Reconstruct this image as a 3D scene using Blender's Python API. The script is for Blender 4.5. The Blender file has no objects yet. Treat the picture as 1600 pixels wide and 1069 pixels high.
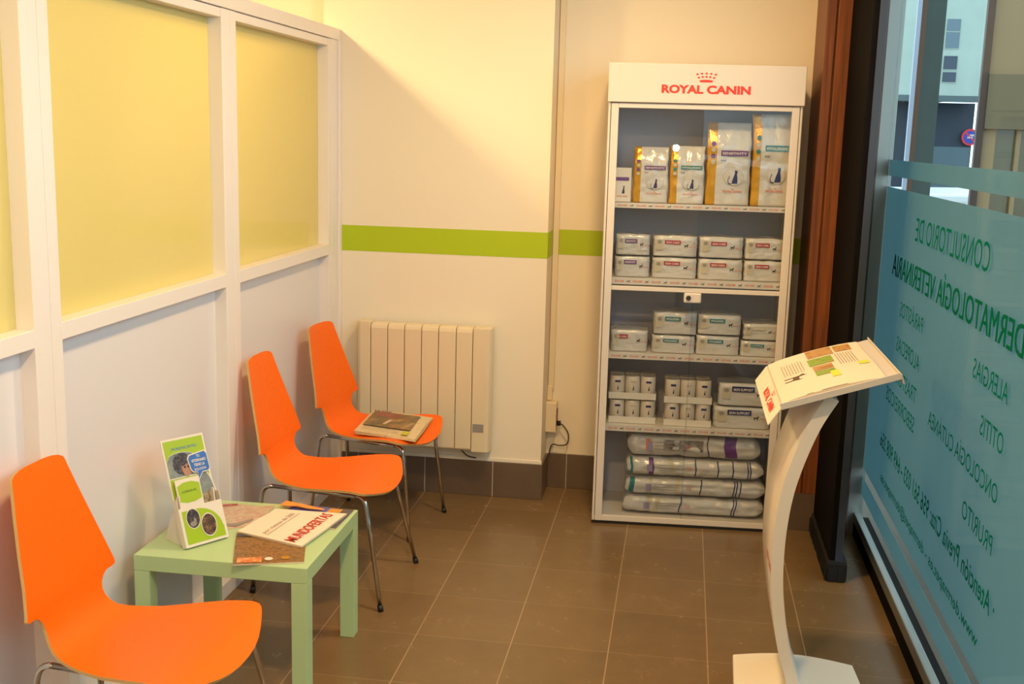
import bpy, bmesh, math, random
from mathutils import Vector, Matrix, noise
random.seed(7)
PI = math.pi
C = bpy.context.scene.collection
S = bpy.context.scene

# ------------------------------------------------------------------ camera
F_PX, PITCH, ROLL, YAW, CAM_H = 1758.99, -0.1814, 0.0267, 0.1474, 1.7395
cam_d = bpy.data.cameras.new('camera'); cam = bpy.data.objects.new('camera', cam_d); C.objects.link(cam)
cam_d.sensor_width = 36; cam_d.lens = 36 * F_PX / 1600; cam_d.clip_start = .02; cam_d.clip_end = 300
fwd = Vector((-math.sin(YAW)*math.cos(PITCH), math.cos(YAW)*math.cos(PITCH), math.sin(PITCH)))
right = Vector((math.cos(YAW), math.sin(YAW), 0)); up = right.cross(fwd)
r2 = math.cos(ROLL)*right + math.sin(ROLL)*up; u2 = -math.sin(ROLL)*right + math.cos(ROLL)*up
m = Matrix((r2, u2, -fwd)).transposed().to_4x4(); m.translation = Vector((0, 0, CAM_H))
cam.matrix_world = m
S.camera = cam
S.view_settings.view_transform = 'Standard'; S.view_settings.look = 'None'
S.view_settings.gamma = 1; S.view_settings.use_curve_mapping = False
S.view_settings.exposure = 0.85

# ------------------------------------------------------------------ world and lights
w = bpy.data.worlds.new('world'); S.world = w; w.use_nodes = True
bg = w.node_tree.nodes['Background']; bg.inputs[0].default_value = (.70, .82, .90, 1); bg.inputs[1].default_value = 2.1

def area(name, loc, target, size, power, col, spread=PI, sy=None):
    d = bpy.data.lights.new(name, 'AREA'); d.energy = power; d.color = col; d.size = size; d.spread = spread
    if sy: d.shape = 'RECTANGLE'; d.size_y = sy
    o = bpy.data.objects.new(name, d); C.objects.link(o); o.location = loc
    o.rotation_euler = (Vector(target)-Vector(loc)).to_track_quat('-Z', 'Y').to_euler(); return o
WARM = (1, .65, .29)
area('ceiling_downlight', (-.15, 3.75, 2.86), (-.15, 3.75, 0), .16, 19, WARM)
area('ceiling_downlight', (-.30, 1.60, 2.86), (-.30, 1.60, 0), .16, 26, WARM)
area('ceiling_downlight', (-.30, -.6, 2.86), (-.30, -.6, 0), .16, 16, WARM)
area('next_room_lamp', (-2.45, 3.9, 2.84), (-2.2, 3.9, 0), .22, 35, WARM)
area('next_room_lamp', (-2.75, 1.7, 2.84), (-2.6, 1.7, 0), .22, 36, WARM)
fl = bpy.data.lights.new('camera_flash', 'POINT'); fl.energy = 3.0; fl.color = (.9, .95, 1); fl.shadow_soft_size = .030
fo = bpy.data.objects.new('camera_flash', fl); C.objects.link(fo); fo.location = (-.04, -.01, 1.67)

# ------------------------------------------------------------------ materials
def srgb(r, g, b):
    f = lambda c: (c/255)/12.92 if c/255 <= .04045 else (((c/255)+.055)/1.055)**2.4
    return (f(r), f(g), f(b), 1)
MATS = {}
def mat(name, col, rough=.5, metal=0, spec=.5, bump=0, bscale=20, coat=0, var=0, vscale=8):
    if name in MATS: return MATS[name]
    m = bpy.data.materials.new(name); m.use_nodes = True; nt = m.node_tree; b = nt.nodes['Principled BSDF']
    c = srgb(*col); b.inputs['Base Color'].default_value = c; b.inputs['Roughness'].default_value = rough
    b.inputs['Metallic'].default_value = metal; b.inputs['Specular IOR Level'].default_value = spec
    b.inputs['Coat Weight'].default_value = coat; b.inputs['Coat Roughness'].default_value = .08
    if bump or var:
        tc = nt.nodes.new('ShaderNodeTexCoord'); n = nt.nodes.new('ShaderNodeTexNoise')
        nt.links.new(tc.outputs['Object'], n.inputs['Vector']); n.inputs['Scale'].default_value = bscale if bump else vscale; n.inputs['Detail'].default_value = 3
    if bump:
        bp = nt.nodes.new('ShaderNodeBump'); bp.inputs['Strength'].default_value = bump; bp.inputs['Distance'].default_value = .01
        nt.links.new(n.outputs['Fac'], bp.inputs['Height']); nt.links.new(bp.outputs[0], b.inputs['Normal'])
    if var:
        n2 = n
        if bump:
            n2 = nt.nodes.new('ShaderNodeTexNoise'); nt.links.new(tc.outputs['Object'], n2.inputs['Vector']); n2.inputs['Scale'].default_value = vscale
        rp = nt.nodes.new('ShaderNodeValToRGB'); rp.color_ramp.elements[0].position = .3; rp.color_ramp.elements[1].position = .7
        rp.color_ramp.elements[0].color = tuple(x*(1-var) for x in c[:3])+(1,); rp.color_ramp.elements[1].color = tuple(min(1, x*(1+var)) for x in c[:3])+(1,)
        nt.links.new(n2.outputs['Fac'], rp.inputs[0]); nt.links.new(rp.outputs[0], b.inputs['Base Color'])
    MATS[name] = m; return m

def mottled(name, cols, scale=14, rough=.35, stretch=(1, 1, 1), hard=False):
    """printed picture: noise through a ramp of printed colours"""
    if name in MATS: return MATS[name]
    m = bpy.data.materials.new(name); m.use_nodes = True; nt = m.node_tree; b = nt.nodes['Principled BSDF']
    tc = nt.nodes.new('ShaderNodeTexCoord'); mp = nt.nodes.new('ShaderNodeMapping'); mp.inputs['Scale'].default_value = stretch
    n = nt.nodes.new('ShaderNodeTexNoise'); n.inputs['Scale'].default_value = scale; n.inputs['Detail'].default_value = 5; n.inputs['Roughness'].default_value = .65
    rp = nt.nodes.new('ShaderNodeValToRGB'); k = len(cols)
    e = rp.color_ramp.elements
    while len(e) < k: e.new(.5)
    for i in range(k):
        e[i].position = .3 + .4*i/(k-1); e[i].color = srgb(*cols[i])
    if hard: rp.color_ramp.interpolation = 'CONSTANT'
    nt.links.new(tc.outputs['Object'], mp.inputs[0]); nt.links.new(mp.outputs[0], n.inputs['Vector'])
    nt.links.new(n.outputs['Fac'], rp.inputs[0]); nt.links.new(rp.outputs[0], b.inputs['Base Color']); b.inputs['Roughness'].default_value = rough
    MATS[name] = m; return m

def glass_mat(name, tint, refl_ior=1.5, refl_k=.6, rough=0, body=None, body_w=0, trans_w=0, trans=None):
    m = bpy.data.materials.new(name); m.use_nodes = True; nt = m.node_tree; nt.nodes.clear()
    out = nt.nodes.new('ShaderNodeOutputMaterial'); tr = nt.nodes.new('ShaderNodeBsdfTransparent'); tr.inputs[0].default_value = tint
    base = tr.outputs[0]
    def mix(a, b, f):
        x = nt.nodes.new('ShaderNodeMixShader'); nt.links.new(a, x.inputs[1]); nt.links.new(b, x.inputs[2])
        if isinstance(f, float): x.inputs[0].default_value = f
        else: nt.links.new(f, x.inputs[0])
        return x.outputs[0]
    if trans_w:
        t = nt.nodes.new('ShaderNodeBsdfTranslucent'); t.inputs[0].default_value = trans; base = mix(base, t.outputs[0], float(trans_w))
    if body_w:
        d = nt.nodes.new('ShaderNodeBsdfDiffuse'); d.inputs[0].default_value = body; base = mix(base, d.outputs[0], float(body_w))
    g = nt.nodes.new('ShaderNodeBsdfGlossy'); g.inputs['Roughness'].default_value = rough
    ge = nt.nodes.new('ShaderNodeNewGeometry'); mr = nt.nodes.new('ShaderNodeMapRange'); nt.links.new(ge.outputs['Backfacing'], mr.inputs[0])
    mr.inputs[3].default_value = refl_ior; mr.inputs[4].default_value = 1/refl_ior
    fr = nt.nodes.new('ShaderNodeFresnel'); nt.links.new(mr.outputs[0], fr.inputs[0])
    mk = nt.nodes.new('ShaderNodeMath'); mk.operation = 'MULTIPLY'; mk.inputs[1].default_value = refl_k; nt.links.new(fr.outputs[0], mk.inputs[0])
    nt.links.new(mix(base, g.outputs[0], mk.outputs[0]), out.inputs[0]); MATS[name] = m; return m

def wood_mat(name, a, b_, scale=3.0, rough=.45):
    m = bpy.data.materials.new(name); m.use_nodes = True; nt = m.node_tree; b = nt.nodes['Principled BSDF']
    tc = nt.nodes.new('ShaderNodeTexCoord'); mp = nt.nodes.new('ShaderNodeMapping'); mp.inputs['Scale'].default_value = (30, 30, 1.2)
    n = nt.nodes.new('ShaderNodeTexNoise'); n.inputs['Scale'].default_value = scale; n.inputs['Detail'].default_value = 6
    rp = nt.nodes.new('ShaderNodeValToRGB'); rp.color_ramp.elements[0].position = .3; rp.color_ramp.elements[1].position = .7
    rp.color_ramp.elements[0].color = srgb(*a); rp.color_ramp.elements[1].color = srgb(*b_)
    nt.links.new(tc.outputs['Object'], mp.inputs[0]); nt.links.new(mp.outputs[0], n.inputs['Vector']); nt.links.new(n.outputs['Fac'], rp.inputs[0])
    nt.links.new(rp.outputs[0], b.inputs['Base Color']); b.inputs['Roughness'].default_value = rough; MATS[name] = m; return m

def tile_mat(name, col, grout, ox, oy, sx, sy, line=.004, rough=.26, axis='XY'):
    m = bpy.data.materials.new(name); m.use_nodes = True; nt = m.node_tree; b = nt.nodes['Principled BSDF']
    L = nt.links.new
    g = nt.nodes.new('ShaderNodeNewGeometry'); sp = nt.nodes.new('ShaderNodeSeparateXYZ'); L(g.outputs['Position'], sp.inputs[0])
    def M(op, a, v=None, v2=None):
        x = nt.nodes.new('ShaderNodeMath'); x.operation = op
        for i, q in enumerate((a, v, v2)):
            if q is None: continue
            if isinstance(q, (int, float)): x.inputs[i].default_value = q
            else: L(q, x.inputs[i])
        return x.outputs[0]
    def cell(o, off, s):
        t = M('DIVIDE', M('SUBTRACT', o, off), s); fr = M('FRACT', t); d = M('ABSOLUTE', M('SUBTRACT', fr, .5))
        return M('GREATER_THAN', d, .5-line/2/s), M('FLOOR', t)
    a, ia = cell(sp.outputs['X'], ox, sx); c_, ib = cell(sp.outputs['Y'], oy, sy) if sy else (None, 0.0)
    mask = M('MAXIMUM', a, M('MULTIPLY', c_, .45)) if sy else a
    cb = nt.nodes.new('ShaderNodeCombineXYZ'); L(ia, cb.inputs[0])
    if sy: L(ib, cb.inputs[1])
    wn = nt.nodes.new('ShaderNodeTexWhiteNoise'); L(cb.outputs[0], wn.inputs['Vector'])
    n = nt.nodes.new('ShaderNodeTexNoise'); n.inputs['Scale'].default_value = 6; n.inputs['Detail'].default_value = 8; n.inputs['Roughness'].default_value = .7
    L(g.outputs['Position'], n.inputs['Vector'])
    k = M('ADD', M('MULTIPLY', wn.outputs['Value'], .16), M('MULTIPLY', n.outputs['Fac'], .5)); k = M('ADD', k, .67)
    hs = nt.nodes.new('ShaderNodeVectorMath'); hs.operation = 'SCALE'; hs.inputs[0].default_value = srgb(*col)[:3]; L(k, hs.inputs['Scale'])
    mx = nt.nodes.new('ShaderNodeMix'); mx.data_type = 'RGBA'; L(mask, mx.inputs[0]); L(hs.outputs[0], mx.inputs[6]); mx.inputs[7].default_value = srgb(*grout)
    L(mx.outputs[2], b.inputs['Base Color']); L(M('ADD', M('MULTIPLY', n.outputs['Fac'], .12), rough-.06), b.inputs['Roughness'])
    bp = nt.nodes.new('ShaderNodeBump'); bp.inputs['Strength'].default_value = .25; bp.inputs['Distance'].default_value = .004; bp.invert = True
    L(mask, bp.inputs['Height']); L(bp.outputs[0], b.inputs['Normal']); MATS[name] = m; return m

WHITE = mat('white_paint', (240, 230, 210), .6, bump=.04, bscale=60)
PANELW = mat('white_melamine', (228, 224, 226), .22, spec=.5)
FRAMEW = mat('white_frame', (238, 230, 224), .4)
GREEN = mat('green_stripe_paint', (176, 200, 20), .5)
ORANGE = mat('orange_laminate', (252, 108, 0), .42, spec=.3, var=.03, vscale=60)
PLY = mat('plywood_edge', (206, 170, 110), .6)
CHROME = mat('chrome', (200, 195, 190), .12, 1)
BLACKP = mat('black_plastic', (22, 20, 20), .45)
TABLEG = mat('pale_green_lacquer', (180, 207, 154), .3)
STEELW = mat('white_powder_coat', (220, 210, 200), .32)
INNER = mat('cabinet_inner_grey', (206, 200, 210), .5)
RADW = mat('cream_enamel', (230, 214, 182), .35)
GREYP = mat('grey_plastic', (150, 146, 140), .5)
RED = mat('logo_red', (226, 52, 20), .45)
BLACKM = mat('black_metal', (16, 14, 15), .8, spec=.06)
SLATE = mat('slate_metal', (40, 46, 58), .5)
ALU = mat('anodised_aluminium', (132, 134, 130), .35, .6)
PLASTW = mat('wrapped_white_plastic', (206, 200, 194), .2, bump=.6, bscale=26, coat=.5)
GOLD = mat('gold_foil', (205, 150, 30), .25, .35, bump=.3, bscale=30)
CARD = mat('white_card', (228, 218, 204), .45)
PAPER = mat('paper_white', (214, 196, 172), .5)
PURPLE = mat('print_purple', (110, 60, 130), .4)
TEAL = mat('print_teal', (30, 118, 124), .4)
CRIM = mat('print_crimson', (170, 30, 50), .4)
NAVY = mat('print_navy', (38, 34, 96), .4)
INK = mat('print_ink', (40, 36, 40), .5)
SALMON = mat('print_salmon', (222, 110, 80), .5)
GREYT = mat('print_grey', (150, 140, 130), .5)
CIRC = mat('print_grey_ring', (196, 184, 160), .5)
LIME = mat('print_lime', (160, 190, 20), .4)
BLUE = mat('print_blue', (60, 110, 190), .4)
LETTER = glass_mat('green_vinyl_lettering', (0, 0, 0, 1), 1.2, .1, .4, body=srgb(0, 122, 96), body_w=.5, trans_w=1.0, trans=srgb(0, 134, 104))
FLOORM = tile_mat('brown_floor_tile', (122, 98, 66), (168, 140, 108), -.852, 3.632, .3377, .354)
BASEM = tile_mat('skirting_tile', (104, 86, 72), (190, 176, 158), -.852, 0, .3377, 0, .004, .3)
WOOD = wood_mat('varnished_orange_wood', (98, 50, 18), (138, 76, 28))
WOODD = wood_mat('dark_brown_wood', (70, 40, 26), (96, 56, 36))

# ------------------------------------------------------------------ helpers
def obj(name, bm, mats, parent=None, smooth=False, bevel=0, seg=2):
    me = bpy.data.meshes.new(name); bmesh.ops.recalc_face_normals(bm, faces=bm.faces); bm.to_mesh(me); bm.free()
    for m in (mats if isinstance(mats, (list, tuple)) else [mats]): me.materials.append(m)
    o = bpy.data.objects.new(name, me); C.objects.link(o)
    if parent: o.parent = parent
    if smooth:
        for f in me.polygons: f.use_smooth = True
    if bevel:
        b = o.modifiers.new('bevel', 'BEVEL'); b.width = bevel; b.segments = seg; b.limit_method = 'ANGLE'; b.angle_limit = .6
    return o
def thing(name, label, cat, loc=(0, 0, 0), rz=0, group=None):
    o = bpy.data.objects.new(name, None); C.objects.link(o); o.location = loc; o.rotation_euler = (0, 0, rz); o.empty_display_size = .1
    return tag(o, label, cat, group)
def tag(o, label, cat, group=None):
    o['label'] = label; o['category'] = cat
    if group: o['group'] = group
    return o
def st(o):
    o['kind'] = 'structure'; return o
def bx(bm, x0, y0, z0, x1, y1, z1, mi=0):
    v = [bm.verts.new((x, y, z)) for z in (z0, z1) for y in (y0, y1) for x in (x0, x1)]
    for q in ((0, 2, 3, 1), (4, 5, 7, 6), (0, 1, 5, 4), (2, 6, 7, 3), (0, 4, 6, 2), (1, 3, 7, 5)):
        f = bm.faces.new([v[i] for i in q]); f.material_index = mi
def box(name, a, b, mt, parent=None, bevel=0):
    bm = bmesh.new(); bx(bm, *a, *b); return obj(name, bm, mt, parent, bevel=bevel)
def prism(bm, pts, axis, a, b, mi=0):
    """extrude a 2D outline along axis x/y/z from a to b"""
    def P(p, t): return {'x': (t, p[0], p[1]), 'y': (p[0], t, p[1]), 'z': (p[0], p[1], t)}[axis]
    A = [bm.verts.new(P(p, a)) for p in pts]; B = [bm.verts.new(P(p, b)) for p in pts]; n = len(pts)
    for f in (bm.faces.new(A), bm.faces.new(B[::-1])): f.material_index = mi
    for i in range(n):
        f = bm.faces.new((A[i], B[i], B[(i+1) % n], A[(i+1) % n])); f.material_index = mi
def smooth_path(pts, n=6):
    pts = [Vector(p) for p in pts]; out = []
    for i in range(len(pts)-1):
        p0 = pts[max(i-1, 0)]; p1 = pts[i]; p2 = pts[i+1]; p3 = pts[min(i+2, len(pts)-1)]
        for k in range(n):
            t = k/n; out.append(.5*((2*p1)+(-p0+p2)*t+(2*p0-5*p1+4*p2-p3)*t*t+(-p0+3*p1-3*p2+p3)*t**3))
    out.append(pts[-1]); return out
def tube(bm, pts, r, seg=12, mi=0):
    pts = [Vector(p) for p in pts]; rings = []; ref = None
    for i, p in enumerate(pts):
        t = (pts[min(i+1, len(pts)-1)]-pts[max(i-1, 0)]).normalized()
        if ref is None: ref = t.orthogonal().normalized()
        ref = (ref-t*ref.dot(t)).normalized(); s = t.cross(ref)
        rr = r[i] if isinstance(r, (list, tuple)) else r
        rings.append([bm.verts.new(p+rr*(math.cos(a)*ref+math.sin(a)*s)) for a in [2*PI*k/seg for k in range(seg)]])
    for i in range(len(rings)-1):
        for k in range(seg):
            f = bm.faces.new((rings[i][k], rings[i][(k+1) % seg], rings[i+1][(k+1) % seg], rings[i+1][k])); f.material_index = mi; f.smooth = True
    for q in (rings[0], rings[-1][::-1]): bm.faces.new(q).material_index = mi
def cyl(bm, p, q, r, seg=16, mi=0): tube(bm, [p, q], r, seg, mi)
def bend(a, b, c, r=.03, n=6):
    """corner at b rounded"""
    a, b, c = Vector(a), Vector(b), Vector(c); p = b+(a-b).normalized()*r; q = b+(c-b).normalized()*r
    return [p*(1-t)**2+2*b*t*(1-t)+q*t*t for t in [k/n for k in range(n+1)]]

# ---- text and printed patches
_tc = {}
def text_poly(s, bold=0.0):
    k = (s, bold)
    if k in _tc: return _tc[k]
    cu = bpy.data.curves.new('text', 'FONT'); cu.body = s; cu.resolution_u = 3; cu.offset = bold; cu.fill_mode = 'FRONT' if hasattr(cu, 'fill_mode') else cu.fill_mode
    o = bpy.data.objects.new('text', cu); C.objects.link(o); bpy.context.view_layer.update()
    me = bpy.data.meshes.new_from_object(o.evaluated_get(bpy.context.evaluated_depsgraph_get()))
    vs = [(v.co.x, v.co.y) for v in me.vertices]; fs = [tuple(p.vertices) for p in me.polygons]
    bpy.data.objects.remove(o); bpy.data.curves.remove(cu); bpy.data.meshes.remove(me)
    x0 = min(v[0] for v in vs); x1 = max(v[0] for v in vs); y0 = min(v[1] for v in vs); y1 = max(v[1] for v in vs)
    _tc[k] = ([((x-x0)/(x1-x0), (y-y0)/(y1-y0)) for x, y in vs], fs); return _tc[k]
CAT = [(0, 0), (.10, .28), (.22, .52), (.30, .66), (.34, .72), (.31, .80), (.32, .90), (.35, 1.0), (.42, .92), (.52, .92), (.60, 1.0), (.62, .88), (.62, .76), (.56, .66), (.62, .50), (.66, .28), (.66, .0)]
CATTAIL = [(0, .02), (-.16, .0), (-.34, .06), (-.42, .2), (-.36, .34), (-.28, .42), (-.24, .52), (-.29, .54), (-.37, .42), (-.46, .28), (-.48, .14), (-.38, -.02), (-.18, -.08), (0, -.05)]
DOG = [(0, .62), (.02, .80), (.10, .62), (.62, .64), (.70, .78), (.74, 1.0), (.80, .92), (1.0, .86), (.98, .74), (.84, .70), (.80, .5), (.80, 0), (.70, 0), (.68, .38), (.26, .36), (.20, .2), (.22, 0), (.10, 0), (.10, .4)]
class Print:
    """flat printed patches on a plane: local (a, b) -> origin + a*ax + b*ay, lifted along n by layer"""
    def __init__(s, origin, ax, ay, n, lift=.0004):
        s.o, s.ax, s.ay, s.n, s.lift = Vector(origin), Vector(ax), Vector(ay), Vector(n), lift; s.bm = bmesh.new(); s.m = []
    def mi(s, m):
        if m not in s.m: s.m.append(m)
        return s.m.index(m)
    def P(s, a, b, l): return s.bm.verts.new(s.o+s.ax*a+s.ay*b+s.n*s.lift*l)
    def poly(s, pts, m, l=1):
        f = s.bm.faces.new([s.P(a, b, l) for a, b in pts]); f.material_index = s.mi(m)
    def rect(s, x0, y0, x1, y1, m, l=1): s.poly([(x0, y0), (x1, y0), (x1, y1), (x0, y1)], m, l)
    def ell(s, cx, cy, rx, ry, m, l=1, n=24): s.poly([(cx+rx*math.cos(2*PI*k/n), cy+ry*math.sin(2*PI*k/n)) for k in range(n)], m, l)
    def shape(s, pts, x0, y0, w, h, m, l=1): s.poly([(x0+w*a, y0+h*b) for a, b in pts], m, l)
    def text(s, t, x0, y0, w, h, m, l=2, bold=0.0):
        vs, fs = text_poly(t, bold); V = [s.P(x0+w*a, y0+h*b, l) for a, b in vs]; i = s.mi(m)
        for f in fs:
            try: s.bm.faces.new([V[k] for k in f]).material_index = i
            except ValueError: pass
    def build(s, name, parent):
        me = bpy.data.meshes.new(name); s.bm.to_mesh(me); s.bm.free()
        for m in s.m: me.materials.append(m)
        o = bpy.data.objects.new(name, me); C.objects.link(o); o.parent = parent; return o
def crown(p, cx, y, w, h, m, l=1):
    p.poly([(cx-.30*w, y), (cx-.34*w, y+.2*h), (cx-.12*w, y+.27*h), (cx+.12*w, y+.27*h), (cx+.34*w, y+.2*h), (cx+.30*w, y)], m, l)
    for row, (yy, sc) in enumerate(((.48, .82), (.82, 1.0))):
        for k in range(5):
            t = (k-2)/2; p.ell(cx+t*w*.46*sc, y+h*(yy+.10*(1-t*t)), w*.062, h*.105, m, l, 10)

# ================================================================== SETTING
XL, YB, YR, XP, XW, ZC = -1.624, 5.22, 5.441, -.6196, .85, 2.90
st(box('floor', (-4.6, -2.2, -.05), (.85, 5.6, 0), FLOORM))
st(box('ceiling', (-4.6, -2.2, ZC), (1.0, 5.7, ZC+.1), WHITE))
st(box('wall_back', (-.62, YR, 0), (.87, YR+.15, ZC), WHITE))
st(box('wall_pillar', (-1.70, YB, 0), (XP, YR+.15, ZC), WHITE))
st(box('wall_next_room_back', (-4.6, 5.30, 0), (-1.70, 5.59, ZC), WHITE))
st(box('wall_next_room_left', (-4.75, -2.2, 0), (-4.6, 5.6, ZC), WHITE))
st(box('wall_front', (-4.6, -2.35, 0), (1.0, -2.2, ZC), WHITE))
# lime stripe painted on the wall
st(box('trim_1', (XL, YB-.0012, 1.176), (XP-.0, YB, 1.298), GREEN))
st(box('trim_2', (XP-.0002, YB-.0012, 1.176), (XP+.0012, YR, 1.298), GREEN))
st(box('trim_3', (XP+.0012, YR-.0012, 1.176), (.552, YR, 1.298), GREEN))
# skirting tiles
st(box('baseboard_pillar', (XL+.002, YB-.010, 0), (XP+.010, YB, .176), BASEM, bevel=.002))
st(box('baseboard_pillar_side', (XP, YB, 0), (XP+.010, YR-.010, .176), BASEM))
st(box('baseboard_back', (XP+.010, YR-.010, 0), (.552, YR, .176), BASEM, bevel=.002))
# rough plaster bead above the skirting
st(box('trim_4', (XL+.002, YB-.006, .176), (XP+.006, YB, .196), WHITE, bevel=.004))

# wooden pilaster beside the window
bm = bmesh.new(); bx(bm, .552, 5.05, .176, .592, YR, ZC); bx(bm, .592, 5.062, .176, .600, YR, ZC); bx(bm, .600, 5.05, .176, .70, YR, ZC)
st(obj('wall_wood_pilaster', bm, WOOD, bevel=.002))
st(box('baseboard_pilaster', (.548, 5.045, 0), (.70, YR-.01, .176), BASEM))
bm = bmesh.new(); bx(bm, .70, 5.06, 0, .80, YR, ZC); bx(bm, .765, 4.98, 0, .795, 5.06, ZC)
st(obj('wall_wood_jamb', bm, WOODD, bevel=.003))

# glazed shop window
YF, YN = 5.05, -1.9      # far and near end of the pane
win = bpy.data.objects.new('window_1', None); C.objects.link(win); st(win); win.location = (XW, 0, 0)
wl = lambda x: x-XW
bm = bmesh.new()
bx(bm, -.05, YF, .0, .02, YF+.07, ZC); bx(bm, -.05, YN-.07, 0, .02, YN, ZC); bx(bm, -.018, YN, .062, .012, YF, .105); bx(bm, -.018, YN, 2.80, .012, YF, ZC)
st(obj('window_frame', bm, ALU, win, bevel=.003))
st(box('window_kerb', (-.016, YN, -.05), (.06, YF+.07, .062), BLACKM, win))
bm = bmesh.new(); bx(bm, .0, YN, .105, .006, YF, 2.80)
GL = glass_mat('clear_glass', (.88, .95, .95, 1), 1.45, .12)
st(obj('window_pane', bm, GL, win))
FR = glass_mat('frosted_film', (.0, .0, .0, 1), 1.2, .25, .35, body=srgb(130, 152, 154), body_w=.35, trans_w=1.0, trans=srgb(152, 180, 184))
bm = bmesh.new()
for z0, z1 in ((.196, .278), (.318, 1.568), (1.614, 1.681)): bx(bm, .0065, YN, z0, .0072, YF-.004, z1)
st(obj('frosted_film', bm, FR, win))
# lettering on the pane, read from the street (towards +y)
P = Print((-.0012, 0, 0), (0, 1, 0), (0, 0, 1), (-1, 0, 0), .0004)
for s, y0, y1, z0, z1, b in (('CONSULTORIO DE', 3.285, 4.33, 1.396, 1.482, .004), ('DERMATOLOGÍA VETERINARIA', 2.89, 4.72, 1.227, 1.335, .010),
        ('PARÁSITOS', 4.062, 4.49, 1.092, 1.164, 0), ('ALOPECIAS', 4.06, 4.50, .955, 1.013, 0), ('TRASTORNOS', 4.07, 4.62, .836, .894, 0),
        ('SEBORREICOS', 4.055, 4.62, .733, .79, 0), ('ALERGIAS', 2.98, 3.345, 1.09, 1.147, 0), ('OTITIS', 2.976, 3.21, .955, 1.012, 0),
        ('ONCOLOGÍA CUTÁNEA', 2.98, 3.845, .82, .887, 0), ('PRURITO', 2.98, 3.31, .68, .735, 0),
        ('· Atención Previa Cita: 956 561 033 - 649 908 356', 2.90, 4.66, .528, .594, .018),
        ('www.dermapet.es - dermapet@dermapet.es', 3.02, 4.58, .388, .442, .018)):
    P.text(s, y0, z0, y1-y0, z1-z0, LETTER, 1, .012 if b > .015 else 0)
    if b == .010: P.text(s, y0+.007, z0, y1-y0, z1-z0, LETTER, 1.5)
st(P.build('window_lettering', win))

# black sliding leaf beside the window with a brush along its foot
leaf = bpy.data.objects.new('door_1', None); C.objects.link(leaf); st(leaf)
bm = bmesh.new(); bx(bm, .655, 4.46, .085, .705, 5.045, 2.86)
st(obj('door_leaf', bm, BLACKM, leaf, bevel=.004))
st(box('door_edge_strip', (.676, 4.452, .085), (.705, 4.46, 2.86), SLATE, leaf, bevel=.002))
bm = bmesh.new()
bx(bm, .648, 4.45, .05, .723, 5.05, .088)
for k in range(900):
    y = random.uniform(4.452, 5.045); x = random.choice((random.uniform(.641, .652), random.uniform(.719, .727), random.uniform(.65, .722)))
    if .653 < x < .718: y = random.uniform(4.447, 4.455)
    bx(bm, x-.0012, y-.0012, .001+random.random()*.006, x+.0012, y+.0012, .07)
st(obj('brush_strip', bm, mat('brush_bristles', (24, 23, 25), .8), leaf))

# ------------------------------------------------ partition on the left
part = bpy.data.objects.new('wall_left', None); C.objects.link(part); st(part)
PANE = glass_mat('yellow_obscured_pane', (0, 0, 0, 1), 1.45, .8, .12, body=srgb(230, 222, 156), body_w=.6, trans_w=1.0, trans=srgb(240, 232, 170))
seams = [(-2.2, -.99), (-.99, .24), (.24, 1.47), (1.47, 2.70), (2.70, 3.93), (3.93, 5.095)]
for i, (a, b) in enumerate(seams):
    last = i == len(seams)-1
    bm = bmesh.new(); g = .0012
    la, rb = a+g, b-g
    bx(bm, XL-.10, la, 0, XL, la+.050, 2.15); bx(bm, XL-.10, rb-.078 if not last else rb-.045, 0, XL, rb, 2.15)
    y0, y1 = la+.050, (rb-.078 if not last else rb-.045)
    bx(bm, XL-.10, y0, 1.170, XL, y1, 1.218); bx(bm, XL-.10, y0, 0, XL, y1, .058); bx(bm, XL-.10, y0, 2.118, XL-.003, y1, 2.15)
    st(obj('partition_frame', bm, FRAMEW, part, bevel=.002))
    st(box('partition_pane', (XL-.056, y0, 1.218), (XL-.050, y1, 2.118), PANE, part))
    st(box('partition_panel', (XL-.066, y0, .058), (XL-.045, y1, 1.170), PANELW, part))
bm = bmesh.new(); bx(bm, XL-.11, -2.2, 2.152, XL+.006, YB-.001, 2.204); st(obj('partition_cap', bm, FRAMEW, part, bevel=.003))
bm = bmesh.new(); bx(bm, XL-.10, 5.097, 0, XL, YB-.001, 2.152); bx(bm, XL, 5.185, 0, XL+.012, YB-.001, 2.152); st(obj('partition_post', bm, FRAMEW, part, bevel=.002))

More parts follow.
